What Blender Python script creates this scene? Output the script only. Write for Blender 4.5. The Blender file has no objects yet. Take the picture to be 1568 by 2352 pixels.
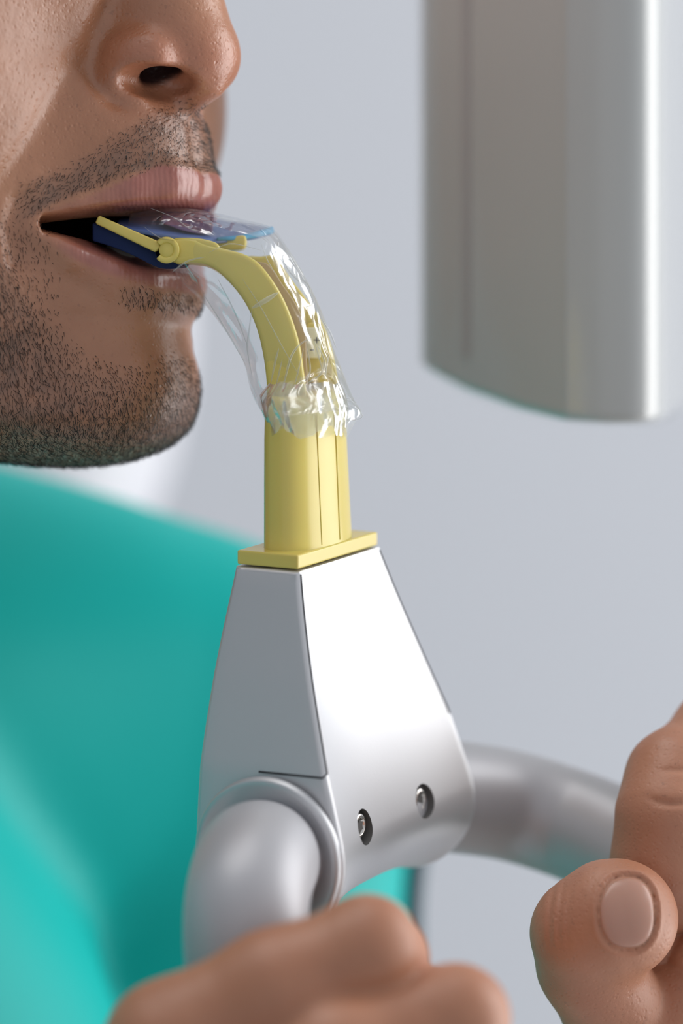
import bpy, bmesh, math, random
import numpy as np
from mathutils import Vector, Matrix
random.seed(7); rng = np.random.default_rng(7)
sc = bpy.context.scene
C = sc.collection
# ------------------------------------------------------------------ camera, light, exposure
Z0 = 1.45                      # height of the lens above the floor, metres
DIST = 600.0                   # focus distance, mm
FPX = 7020.0                   # focal length in pixels of the 1568x2352 frame
K = DIST / FPX                 # mm per pixel at the focus distance
cam_d = bpy.data.cameras.new('camera'); cam = bpy.data.objects.new('camera', cam_d); C.objects.link(cam)
cam.location = (0, -DIST / 1000, Z0); cam.rotation_euler = (math.pi / 2, 0, 0)
cam_d.sensor_fit = 'VERTICAL'; cam_d.sensor_height = 36; cam_d.lens = FPX / 2352 * 36
cam_d.clip_start = 0.02; cam_d.clip_end = 30
cam_d.dof.use_dof = True; cam_d.dof.focus_distance = (DIST - 8) / 1000; cam_d.dof.aperture_fstop = 5.4
sc.camera = cam
sc.view_settings.view_transform = 'Standard'; sc.view_settings.look = 'None'
sc.view_settings.exposure = 0.22; sc.view_settings.gamma = 1.0; sc.view_settings.use_curve_mapping = False
w = bpy.data.worlds.new('world'); sc.world = w; w.use_nodes = True
w.node_tree.nodes['Background'].inputs[0].default_value = (0.91, 0.94, 1.0, 1)
w.node_tree.nodes['Background'].inputs[1].default_value = 0.45
def area(name, loc, target, sx, sy, power, col=(1, 1, 1)):
    ld = bpy.data.lights.new(name, 'AREA'); ld.shape = 'RECTANGLE'; ld.size = sx; ld.size_y = sy; ld.energy = power; ld.color = col
    o = bpy.data.objects.new(name, ld); C.objects.link(o); o.location = loc
    o.rotation_euler = (Vector(target) - Vector(loc)).to_track_quat('-Z', 'Y').to_euler()
    return o
area('window_daylight', (1.65, 0.50, Z0 + 0.12), (0, 0, Z0), 1.3, 2.4, 33, (1.0, 0.99, 0.98))
area('ceiling_lamp', (-0.35, 0.1, Z0 + 1.35), (0, 0.3, Z0), 1.0, 1.0, 8.5, (1.0, 0.98, 0.95))
# ------------------------------------------------------------------ helpers
def P(px, py, d=0.0):
    """a point seen at pixel (px, py) that stands d mm behind the focus plane, in mm"""
    s = K * (DIST + d) / DIST
    return np.array([(px - 784) * s, d, (1176 - py) * s])
def W(a):
    a = np.asarray(a, float).reshape(-1, 3) * 0.001
    a[:, 2] += Z0
    return a
def mesh_obj(name, V, Fc, mat, parent=None, smooth=True, world=True):
    me = bpy.data.meshes.new(name)
    V = W(V) if world else np.asarray(V)
    me.from_pydata([tuple(v) for v in V], [], [tuple(int(i) for i in f) for f in Fc])
    me.update()
    if smooth: me.polygons.foreach_set('use_smooth', [True] * len(me.polygons))
    if mat: me.materials.append(mat)
    o = bpy.data.objects.new(name, me); C.objects.link(o)
    if parent: o.parent = parent; o.matrix_parent_inverse = parent.matrix_world.inverted()
    return o
def fix_normals(o):
    bm = bmesh.new(); bm.from_mesh(o.data); bmesh.ops.recalc_face_normals(bm, faces=bm.faces); bm.to_mesh(o.data); bm.free()
def bevel(o, wmm, seg=3, ang=35):
    m = o.modifiers.new('bevel', 'BEVEL'); m.width = wmm * 0.001; m.segments = seg; m.limit_method = 'ANGLE'; m.angle_limit = math.radians(ang)
    m.harden_normals = False
    return m
def empty(name, loc_mm):
    o = bpy.data.objects.new(name, None); C.objects.link(o); o.location = W(loc_mm)[0]
    o.empty_display_size = 0.01
    bpy.context.view_layer.update()
    return o
def tag(o, label, cat, group=None):
    o['label'] = label; o['category'] = cat
    if group: o['group'] = group
def spline(pts, n=8, closed=False):
    """Catmull-Rom through points"""
    p = np.asarray(pts, float); N = len(p); out = []
    rngi = range(N if closed else N - 1)
    for i in rngi:
        if closed: a, b, c, d = p[(i - 1) % N], p[i], p[(i + 1) % N], p[(i + 2) % N]
        else: a, b, c, d = p[max(i - 1, 0)], p[i], p[i + 1], p[min(i + 2, N - 1)]
        for k in range(n):
            t = k / n
            out.append(0.5 * ((2 * b) + (-a + c) * t + (2 * a - 5 * b + 4 * c - d) * t * t + (-a + 3 * b - 3 * c + d) * t ** 3))
    if not closed: out.append(p[-1])
    return np.array(out)
def tube_geo(path, rad, seg=24, caps=True, flat=1.0, up=(0, -1, 0)):
    path = np.asarray(path, float); n = len(path)
    rad = np.full(n, rad, float) if np.isscalar(rad) else np.asarray(rad, float)
    T = np.gradient(path, axis=0); T /= np.linalg.norm(T, axis=1)[:, None]
    u = np.array(up, float); V = []; Fc = []
    for i in range(n):
        s = u - T[i] * (u @ T[i]); s /= np.linalg.norm(s); u = s
        b = np.cross(T[i], s)
        for k in range(seg):
            a = 2 * math.pi * k / seg
            V.append(path[i] + rad[i] * (math.cos(a) * s * flat + math.sin(a) * b))
    for i in range(n - 1):
        for k in range(seg):
            k2 = (k + 1) % seg
            Fc.append((i * seg + k, i * seg + k2, (i + 1) * seg + k2, (i + 1) * seg + k))
    if caps:
        Fc.append(tuple(range(seg))[::-1]); Fc.append(tuple((n - 1) * seg + k for k in range(seg)))
    return V, Fc
def join_geo(geos):
    V = []; Fc = []
    for v, f in geos:
        o = len(V); V += list(v); Fc += [tuple(i + o for i in q) for q in f]
    return V, Fc
def prism_geo(front, off):
    """closed outline (n,3) extruded by vector off"""
    front = np.asarray(front, float); n = len(front); back = front + np.asarray(off, float)
    V = list(front) + list(back)
    Fc = [tuple(range(n)), tuple(range(2 * n - 1, n - 1, -1))]
    for i in range(n):
        j = (i + 1) % n; Fc.append((i, i + n, j + n, j))
    return V, Fc
def lathe_geo(prof, origin, axis, ref, seg=48):
    axis = np.asarray(axis, float); axis /= np.linalg.norm(axis)
    ref = np.asarray(ref, float); ref = ref - axis * (ref @ axis); ref /= np.linalg.norm(ref); b = np.cross(axis, ref)
    V = []; Fc = []
    for r, h in prof:
        for k in range(seg):
            a = 2 * math.pi * k / seg
            V.append(np.asarray(origin) + axis * h + r * (math.cos(a) * ref + math.sin(a) * b))
    for i in range(len(prof) - 1):
        for k in range(seg):
            k2 = (k + 1) % seg
            Fc.append((i * seg + k, i * seg + k2, (i + 1) * seg + k2, (i + 1) * seg + k))
    return V, Fc
# ------------------------------------------------------------------ materials
def mat(name, col, rough=0.5, metal=0.0, bump=0.0, bscale=800, var=0.0, vscale=60, **kw):
    m = bpy.data.materials.new(name); m.use_nodes = True; nt = m.node_tree; b = nt.nodes['Principled BSDF']
    b.inputs['Base Color'].default_value = (*col, 1); b.inputs['Roughness'].default_value = rough; b.inputs['Metallic'].default_value = metal
    for k, v in kw.items(): b.inputs[k.replace('_', ' ')].default_value = v
    tc = nt.nodes.new('ShaderNodeTexCoord')
    if var > 0:
        n = nt.nodes.new('ShaderNodeTexNoise'); n.inputs['Scale'].default_value = vscale; n.inputs['Detail'].default_value = 5
        nt.links.new(tc.outputs['Object'], n.inputs['Vector'])
        mx = nt.nodes.new('ShaderNodeMix'); mx.data_type = 'RGBA'
        mx.inputs['A'].default_value = (*[c * (1 - var) for c in col], 1); mx.inputs['B'].default_value = (*[min(1, c * (1 + var)) for c in col], 1)
        nt.links.new(n.outputs['Fac'], mx.inputs['Factor']); nt.links.new(mx.outputs['Result'], b.inputs['Base Color'])
    if bump > 0:
        n2 = nt.nodes.new('ShaderNodeTexNoise'); n2.inputs['Scale'].default_value = bscale; n2.inputs['Detail'].default_value = 3
        nt.links.new(tc.outputs['Object'], n2.inputs['Vector'])
        bp = nt.nodes.new('ShaderNodeBump'); bp.inputs['Strength'].default_value = bump; bp.inputs['Distance'].default_value = 0.0003
        nt.links.new(n2.outputs['Fac'], bp.inputs['Height']); nt.links.new(bp.outputs['Normal'], b.inputs['Normal'])
    return m
M_wall = mat('wall_paint', (0.60, 0.62, 0.665), 0.8, var=0.02, vscale=4)
M_floor = mat('floor_vinyl', (0.68, 0.69, 0.70), 0.5, var=0.05, vscale=9)
M_silver = mat('satin_silver', (0.68, 0.69, 0.71), 0.44, 0.70, bump=0.05, bscale=1500, var=0.02, vscale=30)
M_tube = mat('satin_tube', (0.50, 0.50, 0.525), 0.45, 0.25, bump=0.04, bscale=1500, var=0.03, vscale=25)
M_seam = mat('dark_gap', (0.03, 0.03, 0.035), 0.8, var=0.1)
M_steel = mat('screw_steel', (0.75, 0.72, 0.68), 0.22, 1.0, var=0.1, vscale=900)
M_hole = mat('shaded_bore_metal', (0.16, 0.155, 0.15), 0.6, 0.5, var=0.05)  # darker than the silver: recess shade painted into bores and screw stars
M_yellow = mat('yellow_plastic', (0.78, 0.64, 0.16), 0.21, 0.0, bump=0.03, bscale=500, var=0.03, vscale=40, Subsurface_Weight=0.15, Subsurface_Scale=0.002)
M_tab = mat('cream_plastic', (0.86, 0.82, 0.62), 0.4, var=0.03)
M_blue = mat('blue_foam', (0.009, 0.022, 0.085), 0.6, var=0.15, vscale=250, Specular_IOR_Level=0.2)
M_cyan = mat('blue_edge', (0.08, 0.36, 0.60), 0.5, var=0.25, vscale=500)
M_purple = mat('lip_reflection_purple', (0.11, 0.055, 0.15), 0.45, var=0.2, vscale=200)
M_teal = mat('teal_apron', (0.0, 0.49, 0.455), 0.5, var=0.05, vscale=8, Specular_IOR_Level=0.25)
M_piping = mat('dark_teal_piping', (0.0, 0.06, 0.085), 0.5, var=0.1)
M_white = mat('white_enamel', (0.50, 0.515, 0.505), 0.26, var=0.015, vscale=10, Coat_Weight=0.7)
M_groove = mat('grey_groove', (0.42, 0.41, 0.41), 0.6, var=0.03)
M_column = mat('white_column', (0.70, 0.70, 0.74), 0.4, var=0.01)
M_hair = mat('beard_hair', (0.022, 0.017, 0.014), 0.38, var=0.3, vscale=300)
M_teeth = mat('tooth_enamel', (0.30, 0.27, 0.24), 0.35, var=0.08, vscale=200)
M_nail = mat('nail_plate', (0.50, 0.275, 0.205), 0.30, var=0.06, vscale=120, Subsurface_Weight=0.3, Subsurface_Scale=0.002)
M_ink = mat('grey_ink', (0.16, 0.16, 0.2), 0.6, var=0.05)

def film_mat(name, haze, tint=(0.955, 0.97, 0.98), bump=0.8, gloss=0.3):
    m = bpy.data.materials.new(name); m.use_nodes = True; nt = m.node_tree; N = nt.nodes; Lk = nt.links
    for n in list(N): N.remove(n)
    out = N.new('ShaderNodeOutputMaterial'); tr = N.new('ShaderNodeBsdfTransparent'); gl = N.new('ShaderNodeBsdfGlossy'); df = N.new('ShaderNodeBsdfDiffuse'); tl = N.new('ShaderNodeBsdfTranslucent')
    tr.inputs[0].default_value = (*tint, 1); gl.inputs['Roughness'].default_value = 0.2; gl.inputs[0].default_value = (1, 1, 1, 1)
    df.inputs[0].default_value = (0.9, 0.92, 0.93, 1); tl.inputs[0].default_value = (0.9, 0.92, 0.93, 1)
    tc = N.new('ShaderNodeTexCoord'); nz = N.new('ShaderNodeTexNoise'); nz.inputs['Scale'].default_value = 110; nz.inputs['Detail'].default_value = 2; nz.inputs['Distortion'].default_value = 0.8
    mp = N.new('ShaderNodeMapping'); mp.inputs['Scale'].default_value = (1.6, 1.6, 0.55); mp.inputs['Rotation'].default_value = (0, 0.5, 0)
    Lk.new(tc.outputs['Object'], mp.inputs[0]); Lk.new(mp.outputs[0], nz.inputs['Vector'])
    rg = N.new('ShaderNodeMath'); rg.operation = 'SUBTRACT'; rg.inputs[1].default_value = 0.5; ab = N.new('ShaderNodeMath'); ab.operation = 'ABSOLUTE'
    Lk.new(nz.outputs['Fac'], rg.inputs[0]); Lk.new(rg.outputs[0], ab.inputs[0])
    bp = N.new('ShaderNodeBump'); bp.inputs['Strength'].default_value = bump; bp.inputs['Distance'].default_value = 0.0022
    Lk.new(ab.outputs[0], bp.inputs['Height'])
    for s in (gl, df, tl): Lk.new(bp.outputs[0], s.inputs['Normal'])
    fr = N.new('ShaderNodeFresnel'); fr.inputs[0].default_value = 1.4; fm = N.new('ShaderNodeMath'); fm.operation = 'MULTIPLY'; fm.inputs[1].default_value = gloss; Lk.new(fr.outputs[0], fm.inputs[0])
    m1 = N.new('ShaderNodeMixShader'); m1.inputs[0].default_value = 0.5; Lk.new(df.outputs[0], m1.inputs[1]); Lk.new(tl.outputs[0], m1.inputs[2])
    m2 = N.new('ShaderNodeMixShader'); m2.inputs[0].default_value = haze; Lk.new(tr.outputs[0], m2.inputs[1]); Lk.new(m1.outputs[0], m2.inputs[2])
    m3 = N.new('ShaderNodeMixShader'); Lk.new(fm.outputs[0], m3.inputs[0]); Lk.new(m2.outputs[0], m3.inputs[1]); Lk.new(gl.outputs[0], m3.inputs[2])
    Lk.new(m3.outputs[0], out.inputs[0])
    return m
M_film = film_mat('clear_film', 0.06)
M_pleat = film_mat('glint_fold_film', 0.45, bump=0.15, gloss=1.2)  # extra white haze paints specular lines along the folds
M_band = film_mat('gathered_film', 0.34, bump=0.5, gloss=0.7)

def skin_mat():
    m = bpy.data.materials.new('skin'); m.use_nodes = True; nt = m.node_tree; N = nt.nodes; L = nt.links; b = N['Principled BSDF']
    def attr(n):
        a = N.new('ShaderNodeAttribute'); a.attribute_name = n; return a.outputs['Fac']
    tc = N.new('ShaderNodeTexCoord')
    def noise(s, d=3, dist=0):
        n = N.new('ShaderNodeTexNoise'); n.inputs['Scale'].default_value = s; n.inputs['Detail'].default_value = d; n.inputs['Distortion'].default_value = dist; L.new(tc.outputs['Object'], n.inputs['Vector']); return n.outputs['Fac']
    def mix(f, a, bb, mode='MIX'):
        x = N.new('ShaderNodeMix'); x.data_type = 'RGBA'; x.blend_type = mode
        for s, v in (('Factor', f), ('A', a), ('B', bb)):
            if isinstance(v, (tuple, float, int)): x.inputs[s].default_value = v if isinstance(v, tuple) else v
            else: L.new(v, x.inputs[s])
        return x.outputs['Result']
    def math_(op, a, bb=None, clamp=False):
        x = N.new('ShaderNodeMath'); x.operation = op; x.use_clamp = clamp
        for i, v in enumerate((a, bb)):
            if v is None: continue
            if isinstance(v, (int, float)): x.inputs[i].default_value = v
            else: L.new(v, x.inputs[i])
        return x.outputs[0]
    def ramp(f, a, bb):
        r = N.new('ShaderNodeMapRange'); r.inputs[1].default_value = a; r.inputs[2].default_value = bb; L.new(f, r.inputs[0]); return r.outputs[0]
    base = mix(ramp(noise(70, 4), 0.3, 0.7), (0.395, 0.168, 0.084, 1), (0.50, 0.228, 0.122, 1))
    base = mix(math_('MULTIPLY', attr('red'), 0.6), base, (0.52, 0.17, 0.10, 1))
    fr = math_('MULTIPLY', ramp(noise(900, 2), 0.66, 0.74), 0.35)
    base = mix(fr, base, (0.22, 0.09, 0.05, 1))
    bs = math_('MULTIPLY', attr('beard'), ramp(noise(260, 3), 0.2, 0.75))
    base = mix(math_('MULTIPLY', bs, 0.66), base, (0.13, 0.085, 0.065, 1))
    lipc = mix(ramp(noise(220, 3), 0.3, 0.7), (0.35, 0.115, 0.085, 1), (0.45, 0.17, 0.13, 1))
    base = mix(attr('lip'), base, lipc)
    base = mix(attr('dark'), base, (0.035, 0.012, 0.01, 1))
    L.new(base, b.inputs['Base Color'])
    ro = ramp(noise(60, 3), 0.3, 0.7)
    r1 = N.new('ShaderNodeMapRange'); r1.inputs[3].default_value = 0.31; r1.inputs[4].default_value = 0.42; L.new(ro, r1.inputs[0])
    rl = N.new('ShaderNodeMix'); L.new(attr('lip'), rl.inputs[0]); L.new(r1.outputs[0], rl.inputs[2]); rl.inputs[3].default_value = 0.30
    L.new(math_('ADD', rl.outputs[0], math_('MULTIPLY', attr('matte'), 0.16)), b.inputs['Roughness'])
    b.inputs['Subsurface Weight'].default_value = 0.22; b.inputs['Subsurface Radius'].default_value = (1.0, 0.35, 0.18); b.inputs['Subsurface Scale'].default_value = 0.0022
    b.inputs['Specular IOR Level'].default_value = 0.85
    # pores, fine creases and lip furrows
    v = N.new('ShaderNodeTexVoronoi'); v.inputs['Scale'].default_value = 850; v.feature = 'F1'; L.new(tc.outputs['Object'], v.inputs['Vector'])
    pores = ramp(v.outputs['Distance'], 0.0, 0.35)
    h = math_('ADD', math_('MULTIPLY', pores, 0.5), math_('MULTIPLY', noise(500, 4), 0.8))
    h = math_('ADD', h, math_('MULTIPLY', noise(1700, 2), 0.35))
    wv = N.new('ShaderNodeTexWave'); wv.wave_type = 'BANDS'; wv.bands_direction = 'X'; wv.inputs['Scale'].default_value = 330; wv.inputs['Distortion'].default_value = 6.0; wv.inputs['Detail'].default_value = 2; wv.inputs['Detail Scale'].default_value = 0.6
    L.new(tc.outputs['Object'], wv.inputs['Vector'])
    lipw = math_('MULTIPLY', math_('MULTIPLY', wv.outputs['Fac'], attr('lip')), 0.2)
    hm = math_('ADD', math_('MULTIPLY', h, math_('SUBTRACT', 1.0, math_('MULTIPLY', attr('lip'), 0.7))), lipw)
    bp = N.new('ShaderNodeBump'); bp.inputs['Strength'].default_value = 0.75; bp.inputs['Distance'].default_value = 0.00022
    L.new(hm, bp.inputs['Height']); L.new(bp.outputs[0], b.inputs['Normal'])
    return m
M_skin = skin_mat()
# ------------------------------------------------------------------ setting
def box_obj(name, lo, hi, m):
    x0, y0, z0 = lo; x1, y1, z1 = hi
    V = [(x0, y0, z0), (x1, y0, z0), (x1, y1, z0), (x0, y1, z0), (x0, y0, z1), (x1, y0, z1), (x1, y1, z1), (x0, y1, z1)]
    Fc = [(0, 3, 2, 1), (4, 5, 6, 7), (0, 1, 5, 4), (1, 2, 6, 5), (2, 3, 7, 6), (3, 0, 4, 7)]
    o = mesh_obj(name, V, Fc, m, smooth=False, world=False); o['kind'] = 'structure'; return o
box_obj('wall_back', (-3, 1.3, 0), (3, 1.4, 2.8), M_wall)
box_obj('floor', (-3, -2.5, -0.1), (3, 1.4, 0), M_floor)
box_obj('light_blocker_left', (-1.5, -2.5, 0), (-1.4, 1.3, 2.8), mat('blocker_grey', (0.30, 0.31, 0.33), 0.8, var=0.03, vscale=5))  # unseen grey wall added to cut the light from the left
# ------------------------------------------------------------------ signed-distance sculpting tools
def sm_min(a, b, k):
    h = np.clip(0.5 + 0.5 * (b - a) / k, 0, 1); return b + (a - b) * h - k * h * (1 - h)
def sm_max(a, b, k): return -sm_min(-a, -b, k)
def ell(X, c, r):
    p = X - np.asarray(c, np.float32); r = np.asarray(r, np.float32)
    k0 = np.sqrt(((p / r) ** 2).sum(1)); k1 = np.sqrt(((p / (r * r)) ** 2).sum(1))
    return k0 * (k0 - 1) / np.maximum(k1, 1e-6)
def cap(X, a, b, ra, rb):
    a = np.asarray(a, np.float32); b = np.asarray(b, np.float32); ab = b - a
    t = np.clip(((X - a) @ ab) / (ab @ ab), 0, 1)
    return np.sqrt(((X - a - t[:, None] * ab) ** 2).sum(1)) - (ra + (rb - ra) * t)
def chain(X, pts, rad, k=1.5):
    d = None
    for i in range(len(pts) - 1):
        e = cap(X, pts[i], pts[i + 1], rad[i], rad[i + 1]); d = e if d is None else sm_min(d, e, k)
    return d
def evalf(fn, X, chunk=400000):
    out = np.empty(len(X), np.float32)
    for i in range(0, len(X), chunk): out[i:i + chunk] = fn(X[i:i + chunk])
    return out
def nets(fn, lo, hi, h, sub=4, proj=2):
    lo = np.asarray(lo, np.float32); hi = np.asarray(hi, np.float32)
    nc = np.ceil((hi - lo) / (h * sub)).astype(int); Hc = h * sub
    g = [lo[i] + Hc * np.arange(nc[i] + 1, dtype=np.float32) for i in range(3)]
    G = np.stack(np.meshgrid(*g, indexing='ij'), -1).reshape(-1, 3).astype(np.float32)
    vc = evalf(fn, G).reshape(nc + 1)
    act = np.zeros(nc, bool); mn = np.full(nc, 1e9, np.float32); mx = np.full(nc, -1e9, np.float32)
    for a in (0, 1):
        for b in (0, 1):
            for c in (0, 1):
                s = vc[a:nc[0] + a, b:nc[1] + b, c:nc[2] + c]; mn = np.minimum(mn, s); mx = np.maximum(mx, s)
    act = (mn < Hc * 1.1) & (mx > -Hc * 1.1)
    nf = nc * sub + 1
    pm = np.zeros(nf, bool); A = act
    for ax in range(3): A = np.repeat(A, sub, axis=ax)
    for a in (0, 1):
        for b in (0, 1):
            for c in (0, 1): pm[a:a + A.shape[0], b:b + A.shape[1], c:c + A.shape[2]] |= A
    V = vc.copy()
    for ax in range(3): V = np.repeat(V, sub, axis=ax)
    V = V[:nf[0], :nf[1], :nf[2]]
    idx = np.argwhere(pm)
    V[pm] = evalf(fn, (lo + idx * h).astype(np.float32))
    S = V < 0
    m = [n - 1 for n in nf]
    cnt = np.zeros(m, np.int8)
    cor = [(a, b, c) for a in (0, 1) for b in (0, 1) for c in (0, 1)]
    for a, b, c in cor: cnt += S[a:m[0] + a, b:m[1] + b, c:m[2] + c]
    cell = (cnt > 0) & (cnt < 8); ci = np.argwhere(cell)
    vid = np.full(m, -1, np.int64); vid[cell] = np.arange(len(ci))
    acc = np.zeros((len(ci), 3), np.float64); num = np.zeros(len(ci))
    for i, p in enumerate(cor):
        for j, q in enumerate(cor):
            if j <= i or sum(abs(p[k] - q[k]) for k in range(3)) != 1: continue
            v0 = V[tuple((ci + p).T)]; v1 = V[tuple((ci + q).T)]; x = (v0 < 0) != (v1 < 0)
            t = np.where(x, v0 / np.where(x, v0 - v1, 1), 0)
            acc += x[:, None] * (np.array(p) + t[:, None] * (np.array(q) - np.array(p))); num += x
    X = (lo + (ci + acc / num[:, None]) * h)
    Fs = []
    for ax in range(3):
        o1, o2 = [(1, 2), (2, 0), (0, 1)][ax]
        sl0 = [slice(None)] * 3; sl1 = [slice(None)] * 3; sl0[ax] = slice(0, -1); sl1[ax] = slice(1, None)
        x = S[tuple(sl0)] != S[tuple(sl1)]; e = np.argwhere(x); ins = S[tuple(sl0)][x]
        ok = (e[:, o1] > 0) & (e[:, o2] > 0) & (e[:, o1] < m[o1]) & (e[:, o2] < m[o2]); e = e[ok]; ins = ins[ok]
        def cid(d1, d2):
            q = e.copy(); q[:, o1] -= d1; q[:, o2] -= d2; return vid[tuple(q.T)]
        quad = np.stack([cid(1, 1), cid(0, 1), cid(0, 0), cid(1, 0)], 1)
        quad[~ins] = quad[~ins][:, ::-1]; Fs.append(quad)
    Fq = np.concatenate(Fs); Fq = Fq[(Fq >= 0).all(1)]
    for _ in range(proj):
        v = evalf(fn, X.astype(np.float32)); e = h * 0.3; gr = np.empty_like(X)
        for k in range(3):
            dd = np.zeros(3); dd[k] = e; gr[:, k] = (evalf(fn, (X + dd).astype(np.float32)) - evalf(fn, (X - dd).astype(np.float32))) / (2 * e)
        g2 = (gr ** 2).sum(1); st = (v / np.maximum(g2, 0.05))[:, None] * gr
        ln = np.linalg.norm(st, axis=1)[:, None]; X = X - st * np.minimum(1, h * 0.5 / np.maximum(ln, 1e-9))
    nr = gr / np.maximum(np.linalg.norm(gr, axis=1)[:, None], 1e-6)
    return X, Fq, nr
def fast_mesh(name, parts, m, parent=None, attrs=()):
    Vs = []; Fs = []; o = 0; A = {a: [] for a in attrs}
    for X, Fq, at in parts:
        Vs.append(X); Fs.append(Fq + o); o += len(X)
        for a in attrs: A[a].append(at.get(a, np.zeros(len(X))))
    V = W(np.concatenate(Vs)); Fq = np.concatenate(Fs)
    me = bpy.data.meshes.new(name); me.vertices.add(len(V)); me.vertices.foreach_set('co', V.astype(np.float32).ravel())
    me.loops.add(len(Fq) * 4); me.loops.foreach_set('vertex_index', Fq.astype(np.int32).ravel())
    me.polygons.add(len(Fq)); me.polygons.foreach_set('loop_start', np.arange(len(Fq), dtype=np.int32) * 4)
    me.polygons.foreach_set('loop_total', np.full(len(Fq), 4, np.int32))
    me.polygons.foreach_set('use_smooth', np.ones(len(Fq), bool)); me.update(calc_edges=True); me.validate()
    for a in attrs:
        at = me.attributes.new(a, 'FLOAT', 'POINT'); at.data.foreach_set('value', np.concatenate(A[a]).astype(np.float32))
    me.materials.append(m)
    ob = bpy.data.objects.new(name, me); C.objects.link(ob)
    if parent: ob.parent = parent; ob.matrix_parent_inverse = parent.matrix_world.inverted()
    return ob
# head frame: f towards the patient's front, l towards the patient's left, u up
PHI = math.radians(62)
HF = np.array([math.sin(PHI), -math.cos(PHI), 0]); HL = np.array([math.cos(PHI), math.sin(PHI), 0]); HU = np.array([0, 0, 1.0])
HO = P(492, 515, 0)
def head2c(X): return HO + X[:, :1] * HF + X[:, 1:2] * HL + X[:, 2:3] * HU
def c2head(X): q = X - HO; return np.stack([q @ HF, q @ HL, q @ HU], 1)
def proj_px(Xc):
    s = DIST / (DIST + Xc[:, 1]) / K; return 784 + Xc[:, 0] * s, 1176 - Xc[:, 2] * s
def mirror_pair(X):
    Y = X.copy(); Y[:, 1] = -np.abs(Y[:, 1]); return Y
def crease(X2, pts, w_):
    """0..1 falloff around a polyline in the (l, u) plane of the face"""
    d = None
    for a, b in zip(pts[:-1], pts[1:]):
        a = np.array(a, np.float32); b = np.array(b, np.float32); ab = b - a
        t = np.clip(((X2 - a) @ ab) / (ab @ ab), 0, 1); e = ((X2 - a - t[:, None] * ab) ** 2).sum(1)
        d = e if d is None else np.minimum(d, e)
    return np.exp(-d / (w_ * w_))
UPLIP = [(-25.0, -29, -0.2), (-18.8, -21, 3.2), (-12.0, -13, 6.6), (-7.8, -6.5, 8.0), (-6.9, -2.5, 7.9), (-7.1, 0.0, 7.3)]
UPR = [1.2, 2.6, 4.0, 4.7, 4.6, 4.5]
LOLIP = [(-25.0, -29, -2.2), (-19.5, -21.5, -6.3), (-15.8, -14, -10.6), (-13.2, -7, -13.4), (-12.2, 0, -14.2)]
LOR = [1.6, 3.5, 4.6, 5.2, 5.3]
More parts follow.
